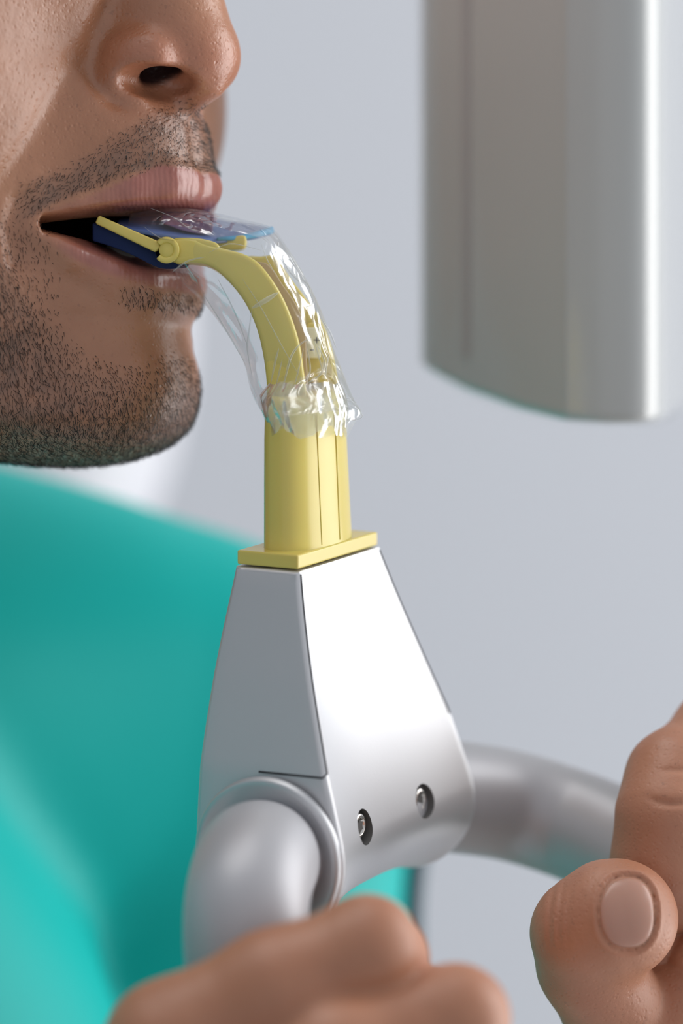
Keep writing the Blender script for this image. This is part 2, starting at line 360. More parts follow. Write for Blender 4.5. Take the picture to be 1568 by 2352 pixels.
def head_sdf(X):
    X = X.astype(np.float32); f, l, u = X.T; Y = mirror_pair(X)
    # face block: horizontal ellipses whose size follows the height
    uk = np.array([-60, -46, -36, -20, 0, 20, 35, 55, 80, 110, 140, 160]); 
    aa = np.interp(u, uk, [52, 58, 63, 68, 70, 71, 71, 73, 84, 86, 76, 55]).astype(np.float32)
    bb = np.interp(u, uk, [46, 50, 54, 60, 64, 67, 68, 70, 72, 74, 66, 50]).astype(np.float32)
    q = np.sqrt(((f + 85) / aa) ** 2 + (l / bb) ** 2); d = (q - 1) * bb
    back = ell(X, (-105, 0, 85), (88, 74, 85)); d = sm_min(d, back, 15)
    d = sm_max(d, -(u + 46.5 + 0.10 * (f + 25)), 22)         # underside of the jaw
    d = sm_max(d, u - 165, 20)
    d = sm_min(d, ell(Y, (-45.5, -40, 30), (21, 22, 27)), 12)   # cheek
    d = sm_min(d, ell(X, (-24.6, 0, -30.3), (16.8, 21.0, 13.6)), 8)  # chin
    d = sm_min(d, ell(X, (-35, 0, -36.2), (22, 30, 9.5)), 8)
    mu = np.interp(u, [-30, -20, -12, 0, 10, 18, 25, 32], [-30.2, -28.6, -27.6, -25.2, -24.0, -24.2, -25.4, -27]).astype(np.float32)
    mr = np.interp(u, [-30, -20, -8, 5, 14, 24, 32], [17.5, 19.5, 20, 20, 20, 19, 15]).astype(np.float32)
    mz = np.sqrt((f - mu) ** 2 * 1.0 + (l * 0.92) ** 2) - mr
    mz = sm_max(mz, u - 26, 6); mz = sm_max(mz, -(u + 27), 6); d = sm_min(d, mz, 7)
    L2 = Y[:, 1:3]; front = (f > -60)
    # nose
    n = chain(X, [(-26, 0, 72), (-15, 0, 58), (-8.6, 0, 45)], [5.5, 6.0, 7.0], 4)
    n = sm_min(n, ell(X, (-4.7, 0, 33.2), (9.0, 10.0, 8.6)), 5)
    n = sm_min(n, ell(X, (-15, 0, 40), (15, 14, 15)), 6)
    n = sm_min(n, ell(X, (-11.0, -12.6, 30.6), (8.6, 6.6, 7.2)), 3.5); n = sm_min(n, ell(X, (-13.4, 12.0, 30.8), (8.0, 6.0, 6.8)), 3.5)
    n = sm_min(n, ell(Y, (-14.5, -13.5, 27.5), (4.0, 4.6, 4.2)), 3)
    n = sm_min(n, cap(X, (-1.5, 0, 27.0), (-6.0, 0, 24.0), 2.6, 2.8), 2.5)
    d = sm_min(d, n, 2.4)
    # nostrils
    nh = np.minimum(ell(X, (-5.7, -11.5, 26.9), (6.3, 8.6, 3.1)), ell(X, (-7.4, 10.5, 27.4), (4.4, 6.6, 2.2))); nh = sm_min(nh, ell(Y, (-8.2, -7, 32), (4.8, 3.6, 6.5)), 1.5)
    d = sm_max(d, -nh, 1.7)
    # lips
    lips = sm_min(chain(Y, UPLIP, UPR, 1.5), chain(Y, LOLIP, LOR, 1.5), 0.6)
    d = sm_min(d, lips, 2.2)
    # mouth gap
    t = np.clip((f + 26) / 20, 0, 1); al = np.abs(l)
    ub = np.interp(t, [0, 0.3, 0.6, 1], [-0.3, 0.9, 2.6, 3.4]).astype(np.float32); lb = np.interp(t, [0, 0.1, 0.3, 0.55, 0.75, 1], [-1.6, -2.2, -3.4, -6.2, -8.2, -9.4]).astype(np.float32)
    gap = np.maximum(u - ub, lb - u); gap = sm_max(gap, -(f + 27 + 0.004 * (28 - al) ** 2), 1.0); gap = sm_max(gap, al - 27.5, 1)
    cav = ell(X, (-36, 0, -3), (20, 22, 11)); gap = sm_min(gap, cav, 2)
    d = sm_max(d, -gap, 1.6)
    # soft creases: philtrum, beside the nose, nose-to-mouth, mouth corner, below the lower lip
    d = d + front * (0.55 * crease(L2, [(0, 22), (0, 13)], 2.4))
    d = d + front * 0.9 * crease(L2, [(-15.0, 41), (-17.6, 36), (-18.6, 30), (-15.8, 23.5)], 2.5)
    d = d + front * 0.9 * crease(L2, [(-22, 30), (-28, 20), (-35, 6), (-37, -6)], 3.0)
    d = d + front * 1.6 * crease(L2, [(-31, 3), (-32, -2), (-30.5, -8)], 2.2)
    d = d + front * 0.8 * crease(L2, [(-20, -19), (-10, -20.0), (0, -20.0)], 2.0)
    d = d + front * 0.5 * crease(L2, [(-16, -24.5), (-8, -22.5), (0, -22.5)], 2.6)
    # neck
    d = sm_min(d, sm_min(cap(X, (-106, 0, 20), (-124, 0, -110), 47, 49), cap(X, (-124, 0, -110), (-126, 0, -145), 49, 54), 10), 6)
    return d
hX, hF, hN = nets(head_sdf, (-200, -90, -150), (12, 90, 172), 0.8)
hC = head2c(hX); hNc = hN[:, :1] * HF + hN[:, 1:2] * HL + hN[:, 2:3] * HU
# masks are laid out on the near half of the face and mirrored to the far half
Ym = mirror_pair(hX); mpx = 492 + (Ym[:, 0] * HF[0] + Ym[:, 1] * HL[0]) / K; mpy = 515 - Ym[:, 2] / K
def sstep(x, a, b): t = np.clip((x - a) / (b - a), 0, 1); return t * t * (3 - 2 * t)
def beard_density(px, py, f):
    tx = [40, 90, 150, 230, 300, 380, 450, 515]
    top = np.interp(px, tx, [455, 425, 400, 355, 300, 240, 228, 240]); bot = np.interp(px, tx, [540, 512, 474, 440, 412, 392, 388, 402])
    mo = sstep(py, top - 8, top + 50) * (1 - sstep(py, bot - 6, bot + 5)) * sstep(px, 40, 110)
    bt = np.interp(px, [-120, 0, 60, 120, 200, 300, 380, 460, 520], [400, 560, 640, 740, 830, 860, 830, 790, 770])
    be = sstep(py, bt - 40, bt + 110) * 0.75 + sstep(py, bt + 60, bt + 200) * 0.25
    sp = sstep(px, 270, 330) * (1 - sstep(np.abs(py - 688), 14, 30)) * 0.5
    ch = 0.13 * sstep(py, 480, 560) * (1 - sstep(px, 60, 180))
    d = np.maximum(np.maximum(mo, be), np.maximum(sp, ch))
    return d * (f > -120)
bd = beard_density(mpx, mpy, hX[:, 0]) * sstep(hX[:, 2], -64, -50)
lu = chain(Ym.astype(np.float32), UPLIP, UPR, 1.5); ll = chain(Ym.astype(np.float32), LOLIP, LOR, 1.5)
vtop = np.interp(mpx, [60, 110, 200, 300, 370, 430, 465, 500, 530], [516, 503, 472, 424, 388, 390, 396, 390, 398])
vbot = np.interp(mpx, [60, 120, 180, 250, 330, 400, 480], [540, 575, 612, 640, 660, 672, 676])
upm = sstep(mpy, vtop - 5, vtop + 5) * (mpy < 560)
lom = (1 - sstep(mpy, vbot - 14, vbot + 4)) * (mpy > 500)
lipm = np.maximum(upm * (1 - sstep(lu, 1.2, 2.2)) * (0.35 * sstep(mpx, 95, 180) + 0.65 * sstep(mpx, 160, 330)), lom * (1 - sstep(ll, 1.4, 2.8)) * sstep(mpx, 95, 220))
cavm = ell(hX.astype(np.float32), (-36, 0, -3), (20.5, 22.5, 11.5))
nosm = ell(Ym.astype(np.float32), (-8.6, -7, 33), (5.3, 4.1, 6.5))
dark = np.maximum(1 - sstep(cavm, -0.5, 1.5), 1 - sstep(nosm, 0, 0.8))  # mouth cavity and nostrils near-black: interior shade painted into the skin
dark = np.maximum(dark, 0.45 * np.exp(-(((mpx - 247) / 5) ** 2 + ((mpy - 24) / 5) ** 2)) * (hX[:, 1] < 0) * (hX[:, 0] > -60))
red = np.exp(-((hX[:, 2] - 30) / 9) ** 2) * sstep(hX[:, 0], -20, -5) * 0.7 + np.exp(-((mpx - 300) / 120) ** 2 - ((mpy - 620) / 40) ** 2) * 0.5
print('head verts', len(hX))
# ---------------- hands and arms, in camera-facing mm
def px_chain(X, pts, k=2.5):
    """pts: (px, py, depth, radius mm)"""
    return chain(X, [P(a, b, c) for a, b, c, r in pts], [r for *_, r in pts], k)
def near_hand(X):
    X = X.astype(np.float32)
    d = px_chain(X, [(395, 2400, -75, 10.8), (630, 2266, -76, 9.2), (842, 2176, -74, 8.5)], 4)
    d = sm_min(d, px_chain(X, [(842, 2176, -74, 8.5), (870, 2205, -60, 8.0), (880, 2230, -44, 7.4), (800, 2245, -32, 6.8), (720, 2245, -28, 6.2)], 4), 3)
    m = px_chain(X, [(480, 2560, -78, 11), (760, 2425, -80, 9.6), (1045, 2340, -74, 8.9)], 4)
    m = sm_min(m, px_chain(X, [(1045, 2340, -74, 8.9), (1050, 2345, -60, 8.2), (1010, 2330, -46, 7.8), (900, 2335, -34, 7), (800, 2340, -28, 6.4)], 4), 3)
    d = sm_min(d, m, 1.6)
    r = px_chain(X, [(560, 2740, -78, 10.5), (820, 2590, -80, 9.2), (1060, 2510, -72, 8.5), (1060, 2520, -56, 7.8), (960, 2510, -38, 7), (820, 2510, -28, 6)], 4)
    d = sm_min(d, r, 1.6)
    s = px_chain(X, [(620, 2900, -74, 9.5), (840, 2760, -74, 8), (1000, 2700, -66, 7.2), (980, 2700, -50, 6.6), (900, 2690, -36, 6)], 4)
    d = sm_min(d, s, 1.6)
    b = px_chain(X, [(395, 2410, -73, 10.8), (200, 2760, -62, 13)], 5); b = sm_min(b, px_chain(X, [(480, 2560, -76, 11), (230, 2860, -64, 13)], 5), 6)
    b = sm_min(b, px_chain(X, [(560, 2740, -76, 10.5), (260, 2960, -64, 13)], 5), 6); b = sm_min(b, px_chain(X, [(620, 2900, -72, 9.5), (290, 3060, -62, 12)], 5), 6)
    d = sm_min(d, b, 5)
    t = px_chain(X, [(220, 2850, -50, 13), (330, 2700, -30, 11), (520, 2600, -22, 9.5), (690, 2560, -18, 8)], 4)
    d = sm_min(d, t, 5)
    return sm_min(d, px_chain(X, [(240, 2920, -60, 19), (60, 3300, -50, 24)], 6), 10)
def far_hand(X):
    X = X.astype(np.float32)
    th = px_chain(X, [(1342, 2136, -9, 9.6), (1395, 2116, -10, 10.5), (1428, 2110, -10, 10.0)], 4)
    th = sm_min(th, ell(X, P(1418, 2108, -9), (10.8, 9.2, 10.6)), 3)
    th = sm_min(th, px_chain(X, [(1334, 2150, -8, 9.0), (1352, 2215, -3, 9.4), (1470, 2420, 12, 12)], 4), 4)
    s_ = DIST / (DIST + X[:, 1]) / K; qx = 784 + X[:, 0] * s_; qy = 1176 - X[:, 2] * s_
    for x0, am in ((1262, 0.30), (1284, 0.34), (1302, 0.26)):
        th = th + am * np.exp(-((qx - x0 - 0.0012 * (qy - 2110) ** 2 + 0.05 * (qy - 2110)) / 6.0) ** 2) * np.exp(-((qy - 2105) / 70) ** 4)
    nr_ = (np.abs((qx - 1440) / 66) ** 2.3 + np.abs((qy - 2097) / 86) ** 2.3) ** (1 / 2.3)
    th = th + (X[:, 1] < -10) * (0.45 * np.exp(-((nr_ - 1.0) / 0.07) ** 2) + 0.25 * (nr_ < 1) - 0.25 * np.exp(-((nr_ - 1.16) / 0.09) ** 2))
    pa = px_chain(X, [(1560, 2290, 12, 8), (1540, 2345, 12, 14), (1570, 2480, 14, 17)], 5)
    pa = sm_min(pa, px_chain(X, [(1470, 2420, 12, 12), (1560, 2560, 16, 18)], 5), 7)
    pa = sm_min(pa, px_chain(X, [(1560, 2420, 22, 16), (1760, 2380, 34, 16), (1780, 2200, 38, 13)], 5), 8)
    d = sm_min(th, pa, 1.2)
    ix = px_chain(X, [(1760, 1560, 34, 9.8), (1655, 1685, 24, 9.0), (1545, 1785, 9, 8.6)], 4)
    ix = sm_min(ix, px_chain(X, [(1545, 1785, 9, 8.6), (1530, 1870, 4, 9.2), (1522, 1985, 5, 9.6), (1530, 2050, 8, 8.4)], 4), 4)
    ix = sm_max(ix, -chain(X, [P(1480, 1832, -9), P(1545, 1846, -9), P(1610, 1830, -9)], [0.3, 1.0, 0.8], 1), 2.2)
    ix = ix + 0.8 * np.exp(-((qy - 1846 - 0.0035 * (qx - 1545) ** 2 * -1) / 9) ** 2) * np.exp(-((qx - 1550) / 55) ** 4) + 0.35 * np.exp(-((qy - 1770) / 7) ** 2) * np.exp(-((qx - 1560) / 45) ** 4)
    d = sm_min(d, ix, 0.7)
    mi = px_chain(X, [(1870, 1660, 40, 9.8), (1760, 1760, 22, 9.2), (1705, 1840, 10, 9), (1700, 1980, 5, 9.2), (1680, 2090, 6, 8.6)], 4)
    d = sm_min(d, mi, 0.8)
    ri = px_chain(X, [(1960, 1800, 40, 9.4), (1900, 1860, 20, 9), (1872, 1940, 10, 8.6), (1850, 2080, 8, 8)], 4); d = sm_min(d, ri, 0.8)
    d = sm_min(d, px_chain(X, [(1640, 2160, 16, 7.0), (1500, 2176, 9, 4.6)], 2), 0.5)
    d = sm_min(d, px_chain(X, [(1700, 2210, 16, 7.6), (1588, 2206, 8, 5.6)], 2), 0.5)
    bk = px_chain(X, [(1780, 2200, 40, 13), (1880, 1850, 48, 13), (1790, 1600, 44, 11)], 5)
    d = sm_min(d, bk, 6)
    return sm_min(d, px_chain(X, [(1640, 2560, 24, 20), (1640, 2900, 50, 23)], 6), 10)
def bounds(pp, pad=26):
    q = np.array([P(*p) for p in pp]); return q.min(0) - pad, q.max(0) + pad
lo, hi = bounds([(0, 2100, -80), (1100, 3000, -20), (1050, 2150, -70)], 14); lo[1] = -102
nX, nF, nN = nets(near_hand, lo, hi, 0.9)
lo, hi = bounds([(1300, 1560, -12), (1950, 2620, 50)], 16)
fX, fF, fN = nets(far_hand, lo, hi, 0.6)
EL_N, SH_N = np.array([-175., 40, -330]), HO + HF * -118 + HL * -165 + HU * -150
EL_F, SH_F = P(440, 3150, 195), P(425, 1760, 190)
CH = HO + HF * -120
def body_sdf(X):
    X = X.astype(np.float32)
    H = c2head(X.astype(np.float64)).astype(np.float32)
    d = ell(H, (-155, 0, -310), (92, 150, 205))
    d = sm_min(d, cap(H, (-112, -40, -118), (-120, -150, -152), 44, 50), 30); d = sm_min(d, cap(X, SH_F, P(-330, 1620, 150), 46, 46), 20)
    d = sm_min(d, cap(H, (-120, 0, -60), (-122, 0, -160), 38, 40), 30)
    d = sm_min(d, cap(X, SH_N, EL_N, 46, 38), 15); d = sm_min(d, cap(X, SH_F, EL_F, 46, 38), 15)
    d = sm_min(d, cap(X, EL_N, P(80, 3230, -50), 38, 25), 12); d = sm_min(d, cap(X, EL_F, P(1640, 2880, 48), 38, 23), 12)
    return d
bX, bF, bN = nets(body_sdf, (-380, -190, -520), (260, 420, -55), 5.0, sub=3)
person = empty('person', (bX[:, 0].mean(), bX[:, 1].mean(), -520))
tag(person, 'stubbly man in a teal apron biting on the film-covered mouthpiece, both hands on the grips', 'person')
z = np.zeros
body = fast_mesh('body', [
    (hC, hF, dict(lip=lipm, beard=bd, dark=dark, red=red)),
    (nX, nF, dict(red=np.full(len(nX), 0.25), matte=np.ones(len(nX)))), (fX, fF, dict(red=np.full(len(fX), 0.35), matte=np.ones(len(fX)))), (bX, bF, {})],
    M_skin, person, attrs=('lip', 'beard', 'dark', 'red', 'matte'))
print('body verts', len(body.data.vertices))
# ---------------- stubble: tapered three-sided hairs standing on the skin
def make_beard():
    vis = (hX[:, 0] > -75) & (bd > 0.02) & (lipm < 0.2) & (dark < 0.2)
    wgt = np.where(vis, bd, 0) * np.where(hX[:, 1] > 12, 0.5, 1.0) * np.where(mpx < -60, 0.25, 1)
    n = 23000; ids = rng.choice(len(hX), n, p=wgt / wgt.sum(), replace=False)
    p0 = hX[ids] + rng.normal(0, 0.22, (n, 3)); nr = hN[ids]
    p0 = p0 - nr * ((p0 - hX[ids]) * nr).sum(1)[:, None]
    mou = mpy[ids] < 520
    side = np.where(hX[ids, 1] < 0, -1.0, 1.0)
    g = np.zeros((n, 3)); g[:, 2] = -1
    g[:, 0] = np.where(mou, 0.1, 0.25); g[:, 1] = np.where(mou, side * 0.75, side * 0.1)
    g[:, 2] = np.where(mou, -0.65, -1.0)
    g += rng.normal(0, 0.33, (n, 3)); g -= nr * (g * nr).sum(1)[:, None]; g /= np.linalg.norm(g, axis=1)[:, None]
    lift = rng.uniform(0.3, 0.75, n)[:, None]; ln = rng.uniform(0.8, 2.3, n)[:, None] * np.where(mou, 0.8, 1.05)[:, None]
    ln *= (0.55 + 0.45 * bd[ids])[:, None]
    d1 = g + nr * lift; d1 /= np.linalg.norm(d1, axis=1)[:, None]
    d2 = g + nr * lift * 0.45; d2 /= np.linalg.norm(d2, axis=1)[:, None]
    rad = rng.uniform(0.045, 0.078, n)[:, None]
    sx = np.cross(g, nr); sx /= np.maximum(np.linalg.norm(sx, axis=1)[:, None], 1e-6)
    pts = [p0 - nr * 0.15, p0 + d1 * ln * 0.5, p0 + d1 * ln * 0.5 + d2 * ln * 0.5]
    V = []
    for j, (q, rr) in enumerate(zip(pts, (1.0, 0.8, 0.25))):
        for a in range(3):
            an = 2 * math.pi * a / 3; V.append(q + rad * rr * (math.cos(an) * sx + math.sin(an) * nr))
    V = np.stack(V, 1).reshape(-1, 3); base = (np.arange(n) * 9)[:, None]; Fq = []
    for j in range(2):
        for a in range(3):
            b_ = (a + 1) % 3; Fq.append(base + np.array([j * 3 + a, j * 3 + b_, (j + 1) * 3 + b_, (j + 1) * 3 + a]))
    Fq = np.concatenate(Fq)
    o = fast_mesh('beard_stubble', [(head2c(V), Fq, {})], M_hair, person); o['kind'] = 'stuff'; o['label'] = 'short dark stubble on the lip, chin and jaw'
make_beard()
# teeth of the lower jaw, dim inside the open corner of the mouth
for i, (l_, f_) in enumerate([(-20, -27.5), (-14.5, -21.5), (-7.5, -17.5), (0, -16), (7.5, -17.5), (14.5, -21.5)]):
    bm_r = []
    c0 = HO + HF * f_ + HL * l_ + HU * -8.3
    X = []; Fc = []; n1, n2 = 12, 8
    for a in range(n2 + 1):
        ph = math.pi * a / n2
        for b_ in range(n1):
            th_ = 2 * math.pi * b_ / n1
            sx = math.copysign(abs(math.cos(th_)) ** 0.6, math.cos(th_)) * math.sin(ph) ** 0.6; sy = math.copysign(abs(math.sin(th_)) ** 0.6, math.sin(th_)) * math.sin(ph) ** 0.6
            X.append(c0 + HF * sx * 3.2 + HL * sy * 3.3 + HU * math.cos(ph) * 4.6)
    for a in range(n2):
        for b_ in range(n1):
            c_ = (b_ + 1) % n1; Fc.append((a * n1 + b_, a * n1 + c_, (a + 1) * n1 + c_, (a + 1) * n1 + b_))
    o = mesh_obj('tooth', X, Fc, M_teeth, person); fix_normals(o)
# thumbnail laid on the thumb
def ray_depth(fn, px, py, d0=-60):
    px = np.asarray(px, float); d = np.full(px.shape, float(d0))
    for _ in range(60):
        s = K * (DIST + d) / DIST; X = np.stack([(px - 784) * s, d, (1176 - py) * s], 1)
        d = d + np.clip(fn(X.astype(np.float32)), -3, 3) * 0.9
    s = K * (DIST + d) / DIST
    return np.stack([(px - 784) * s, d, (1176 - py) * s], 1)
def patch_on(fn, outline_fn, n_r, n_a, lift, thick):
    """a shell following the surface under a closed pixel outline"""
    V = []; Fc = []
    for i in range(n_r + 1):
        t = i / n_r
        a = np.linspace(0, 2 * math.pi, n_a, endpoint=False); ox, oy = outline_fn(a); cx, cy = ox.mean(), oy.mean()
        Q = ray_depth(fn, cx + (ox - cx) * t, cy + (oy - cy) * t)
        Q[:, 1] -= lift * (1 - 0.55 * t ** 6)
        V.append(Q)
    for Q in [V[-1] + np.array([0, thick, 0])]: V.append(Q)
    n = len(V); VV = np.concatenate(V)
    for i in range(n - 1):
        for k in range(n_a):
            k2 = (k + 1) % n_a; Fc.append((i * n_a + k, i * n_a + k2, (i + 1) * n_a + k2, (i + 1) * n_a + k))
    return VV, Fc
def nail_outline(a):
    # square-ish oval, wider towards the free edge
    c, s = np.cos(a), np.sin(a)
    x = np.sign(c) * np.abs(c) ** 0.85; y = np.sign(s) * np.abs(s) ** 0.8
    x = x * 62; y = y * (80 + 5 * c)
    r = math.radians(-4)
    return 1440 + x * math.cos(r) - y * math.sin(r), 2097 + x * math.sin(r) + y * math.cos(r)
V, Fc = patch_on(far_hand, nail_outline, 14, 40, 0.42, 1.2)
o = mesh_obj('thumbnail', V, Fc, M_nail, person); fix_normals(o); o['label'] = 'short pale pink thumbnail'
# ---------------- teal protective apron over the chest and far shoulder
def apron_sdf(X):
    X = X.astype(np.float32); H = c2head(X.astype(np.float64)).astype(np.float32)
    d = ell(H, (-150, 0, -310), (108, 168, 238))
    d = sm_min(d, cap(X, P(430, 1735, 190), P(-330, 1590, 150), 56, 62), 14)
    d = sm_min(d, cap(X, P(430, 1735, 190), P(452, 3200, 195), 55, 56), 8)
    d = sm_min(d, cap(H, (-112, -40, -118), (-118, -160, -158), 53, 56), 30)
    d = d + 1.6 * np.sin(H[:, 1] * 0.05 + H[:, 2] * 0.035) + 1.0 * np.sin(H[:, 2] * 0.07 - H[:, 1] * 0.03)
    return d
aX, aF, aN = nets(apron_sdf, (-420, -190, -520), (260, 420, 45), 5.0, sub=3)
apron = fast_mesh('protective_apron', [(aX, aF, {})], M_teal, person); apron['label'] = 'smooth teal protective apron'
edge = []
for y_ in np.linspace(1820, 2800, 15):
    xs = np.arange(760, 1160, 4.0); Q = ray_depth(apron_sdf, xs, np.full(len(xs), y_), 60)
    Q = Q[np.abs(evalf(apron_sdf, Q.astype(np.float32))) < 1.5]; edge.append(Q[-1] + np.array([0.8, -1.2, 0]))
o = mesh_obj('apron_binding', *tube_geo(spline(edge, 6), 3.4, 16), M_piping, apron)
o['label'] = 'dark binding strip on the apron edge'
# ------------------------------------------------------------------ silver grip head
TL = math.radians(8.5); cs, sn = math.cos(TL), math.sin(TL)
DF = np.array([HF[0], HF[1] * cs, HF[1] * sn]); DL = np.array([HL[0], HL[1] * cs, HL[1] * sn]); DU = np.array([0, -sn, cs])
DO = P(709, 1278, 0)
def D(f, l, u): return DO + f * DF + l * DL + u * DU
grip = empty('hand_grip_unit', D(6, 0, -70))
tag(grip, 'satin silver wedge-shaped grip head with two curved bar handles under the yellow mouthpiece', 'hand grip')
CX, CU = 7.3, -53.0
def lh(u, s):
    a = np.interp(-u, [0, 20, 37, 50, 70], [17.0, 23.2, 28.0, 30.0, 29.5]); b = np.interp(-u, [0, 18, 34, 46, 56, 64, 70], [17.4, 23.6, 28.8, 30.3, 30.4, 28.6, 26.5])
    return a if s < 0 else b
def section(R, n1=26, n2=40):
    """half outlines (front, back) of the wedge for barrel radius R, from the top middle to the bottom"""
    a0 = math.radians(14); tf = (CX + R * math.cos(a0), CU + R * math.sin(a0)); out = []
    fr = []; bk = []
    for i in range(5): fr.append((0 + 7 * i / 5, 0)); bk.append((0 - 7 * i / 5, 0))
    for i in range(n1):
        t = i / n1; s2 = t * t * (3 - 2 * t)
        fr.append((7 + (tf[0] - 7) * (0.88 * t + 0.12 * s2 - 0.03 * math.sin(math.pi * t)), tf[1] * t))
    ab = math.radians(172); tb = (CX + R * math.cos(ab), CU + R * math.sin(ab))
    for i in range(n1):
        t = i / n1; bk.append((-7 + (tb[0] + 7) * t - 0.9 * math.sin(math.pi * t), tb[1] * t))
    for i in range(n2 + 1):
        t = i / n2; a = a0 + (-math.pi / 2 - a0) * t; fr.append((CX + R * math.cos(a), CU + R * math.sin(a)))
        a = ab + (1.5 * math.pi - ab) * t; bk.append((CX + R * math.cos(a), CU + R * math.sin(a)))
    return fr, bk
def grip_body():
    S = np.linspace(-1, 1, 49); V = []; Fc = []; rings = []
    FIL = 1.1
    spec = [(-1, FIL * (1 - math.cos(a)), FIL * math.sin(a)) for a in np.linspace(math.pi / 2, 0, 6)] + [(s, 0, 0) for s in S[1:-1]] + [(1, FIL * (1 - math.cos(a)), FIL * math.sin(a)) for a in np.linspace(0, math.pi / 2, 6)]
    for s, ins, outl in spec:
        R = 12.2 + (3.9 if s < 0 else 2.9) * abs(s) ** 2.6
        fr, bk = section(R); ring = fr + bk[::-1][1:-1]
        base = len(V); 
        rr = np.array(ring); tg = np.roll(rr, -1, 0) - np.roll(rr, 1, 0); tg /= np.linalg.norm(tg, axis=1)[:, None]
        nn = np.stack([tg[:, 1], -tg[:, 0]], 1); cen = np.array([CX, -35.0])
        nn *= np.sign(((cen - rr) * nn).sum(1))[:, None]
        r2 = rr + nn * ins
        for (f, u), (f0, u0) in zip(r2, ring): V.append(D(f, (abs(s) * (lh(u0, s) - FIL) + outl) * (1 if s > 0 else -1), u))
        rings.append((base, len(ring), len(fr)))
    n = rings[0][1]; nf = rings[0][2]
    for i in range(len(spec) - 1):
        for k in range(n):
            k2 = (k + 1) % n; a = rings[i][0]; b = rings[i + 1][0]; Fc.append((a + k, a + k2, b + k2, b + k))
    for end in (0, len(spec) - 1):                    # end faces as ladders between the front and back outline
        b0 = rings[end][0]; cols = 10; grid = []
        for k in range(nf):
            fi = b0 + k; bi = b0 + (n - k) % n if k not in (0, nf - 1) else fi
            row = [fi]
            if bi != fi:
                A = np.array(V[fi]); B = np.array(V[bi])
                for c in range(1, cols): V.append(A + (B - A) * c / cols); row.append(len(V) - 1)
                row.append(bi)
            grid.append(row)
        for k in range(nf - 1):
            r1, r2 = grid[k], grid[k + 1]
            if len(r1) == 1 and len(r2) > 1:
                for c in range(len(r2) - 1): Fc.append((r1[0], r2[c], r2[c + 1]))
            elif len(r2) == 1 and len(r1) > 1:
                for c in range(len(r1) - 1): Fc.append((r1[c], r2[0], r1[c + 1]))
            else:
                for c in range(len(r1) - 1): Fc.append((r1[c], r2[c], r2[c + 1], r1[c + 1]))
    return V, Fc
V, Fc = grip_body()
gb = mesh_obj('grip_body', V, Fc, M_silver, grip); fix_normals(gb)
# screw bores cut into the front face
def front_pt(l, u, sgn):
    R = 12.2 + (3.9 if l < 0 else 2.9) * abs(l / lh(u, l)) ** 2.6
    return CX + math.sqrt(max(R * R - (u - CU) ** 2, 0)) if u > CU + 0 else CX + R
HOLES = [(12.6, -49.8), (-13.4, -49.2)]
mods = []
for l_, u_ in HOLES:
    f_ = CX + 12.4
    V, Fc = lathe_geo([(0.001, -5.0), (3.45, -5.0), (3.45, 5), (0.001, 5)], D(f_, l_, u_), DF, DU, 40)
    c = mesh_obj('cutter', V, Fc, M_hole); fix_normals(c); 
    m = gb.modifiers.new('b', 'BOOLEAN'); m.operation = 'DIFFERENCE'; m.object = c; m.solver = 'EXACT'; mods.append(c)
bpy.context.view_layer.update()
dg = bpy.context.evaluated_depsgraph_get(); nm = bpy.data.meshes.new_from_object(gb.evaluated_get(dg)); gb.modifiers.clear(); gb.data = nm
for c in mods: bpy.data.objects.remove(c)
from mathutils.bvhtree import BVHTree
gbm = bmesh.new(); gbm.from_mesh(gb.data)
for e in gbm.edges:
    if len(e.link_faces) == 2 and e.calc_face_angle(0) > 0.7: e.smooth = False
gb.data.materials.clear(); gb.data.materials.append(M_silver); gb.data.materials.append(M_hole)
for fc_ in gbm.faces:
    q_ = fc_.calc_center_median(); q_ = np.array([q_.x, q_.y, q_.z - Z0]) * 1000; fc_.material_index = 0
    for l_, u_ in HOLES:
        r_ = q_ - D(CX + 12.4, l_, u_); rad_ = math.hypot(r_ @ DL, r_ @ DU)
        if rad_ < 3.5 and abs(r_ @ DF) < 5.2 and (fc_.normal.dot(Vector(DF)) < 0.5 or rad_ < 3.0 and r_ @ DF < -3): fc_.material_index = 1
gbm.to_mesh(gb.data); gbvh = BVHTree.FromBMesh(gbm)
def on_grip(pts, lift=0.0):
    out = []
    for p in pts:
        q = Vector(W(p)[0]); loc, nrm, _, _ = gbvh.find_nearest(q)
        loc = loc + nrm * lift * 0.001; out.append(np.array([loc.x * 1000, loc.y * 1000, (loc.z - Z0) * 1000]))
    return np.array(out)
for l_, u_ in HOLES:
    o0 = D(CX + 12.4, l_, u_)
    sc_ = mesh_obj('torx_screw', *lathe_geo([(2.6, -4.9), (2.6, -1.6), (2.35, -1.25), (1.85, -1.1), (1.65, -1.2), (1.55, -2.2), (0.01, -2.25)], o0, DF, DU, 36), M_steel, grip)
    st = []
    for i in range(12):
        a = 2 * math.pi * i / 12; r = 1.5 if i % 2 == 0 else 1.05; st.append(o0 + DF * -1.3 + DU * r * math.cos(a) + DL * r * math.sin(a))
    so = mesh_obj('star_recess', *prism_geo(st, -DF * 0.9), M_hole, sc_, smooth=False)  # dark solid star in place of the shaded screw recess
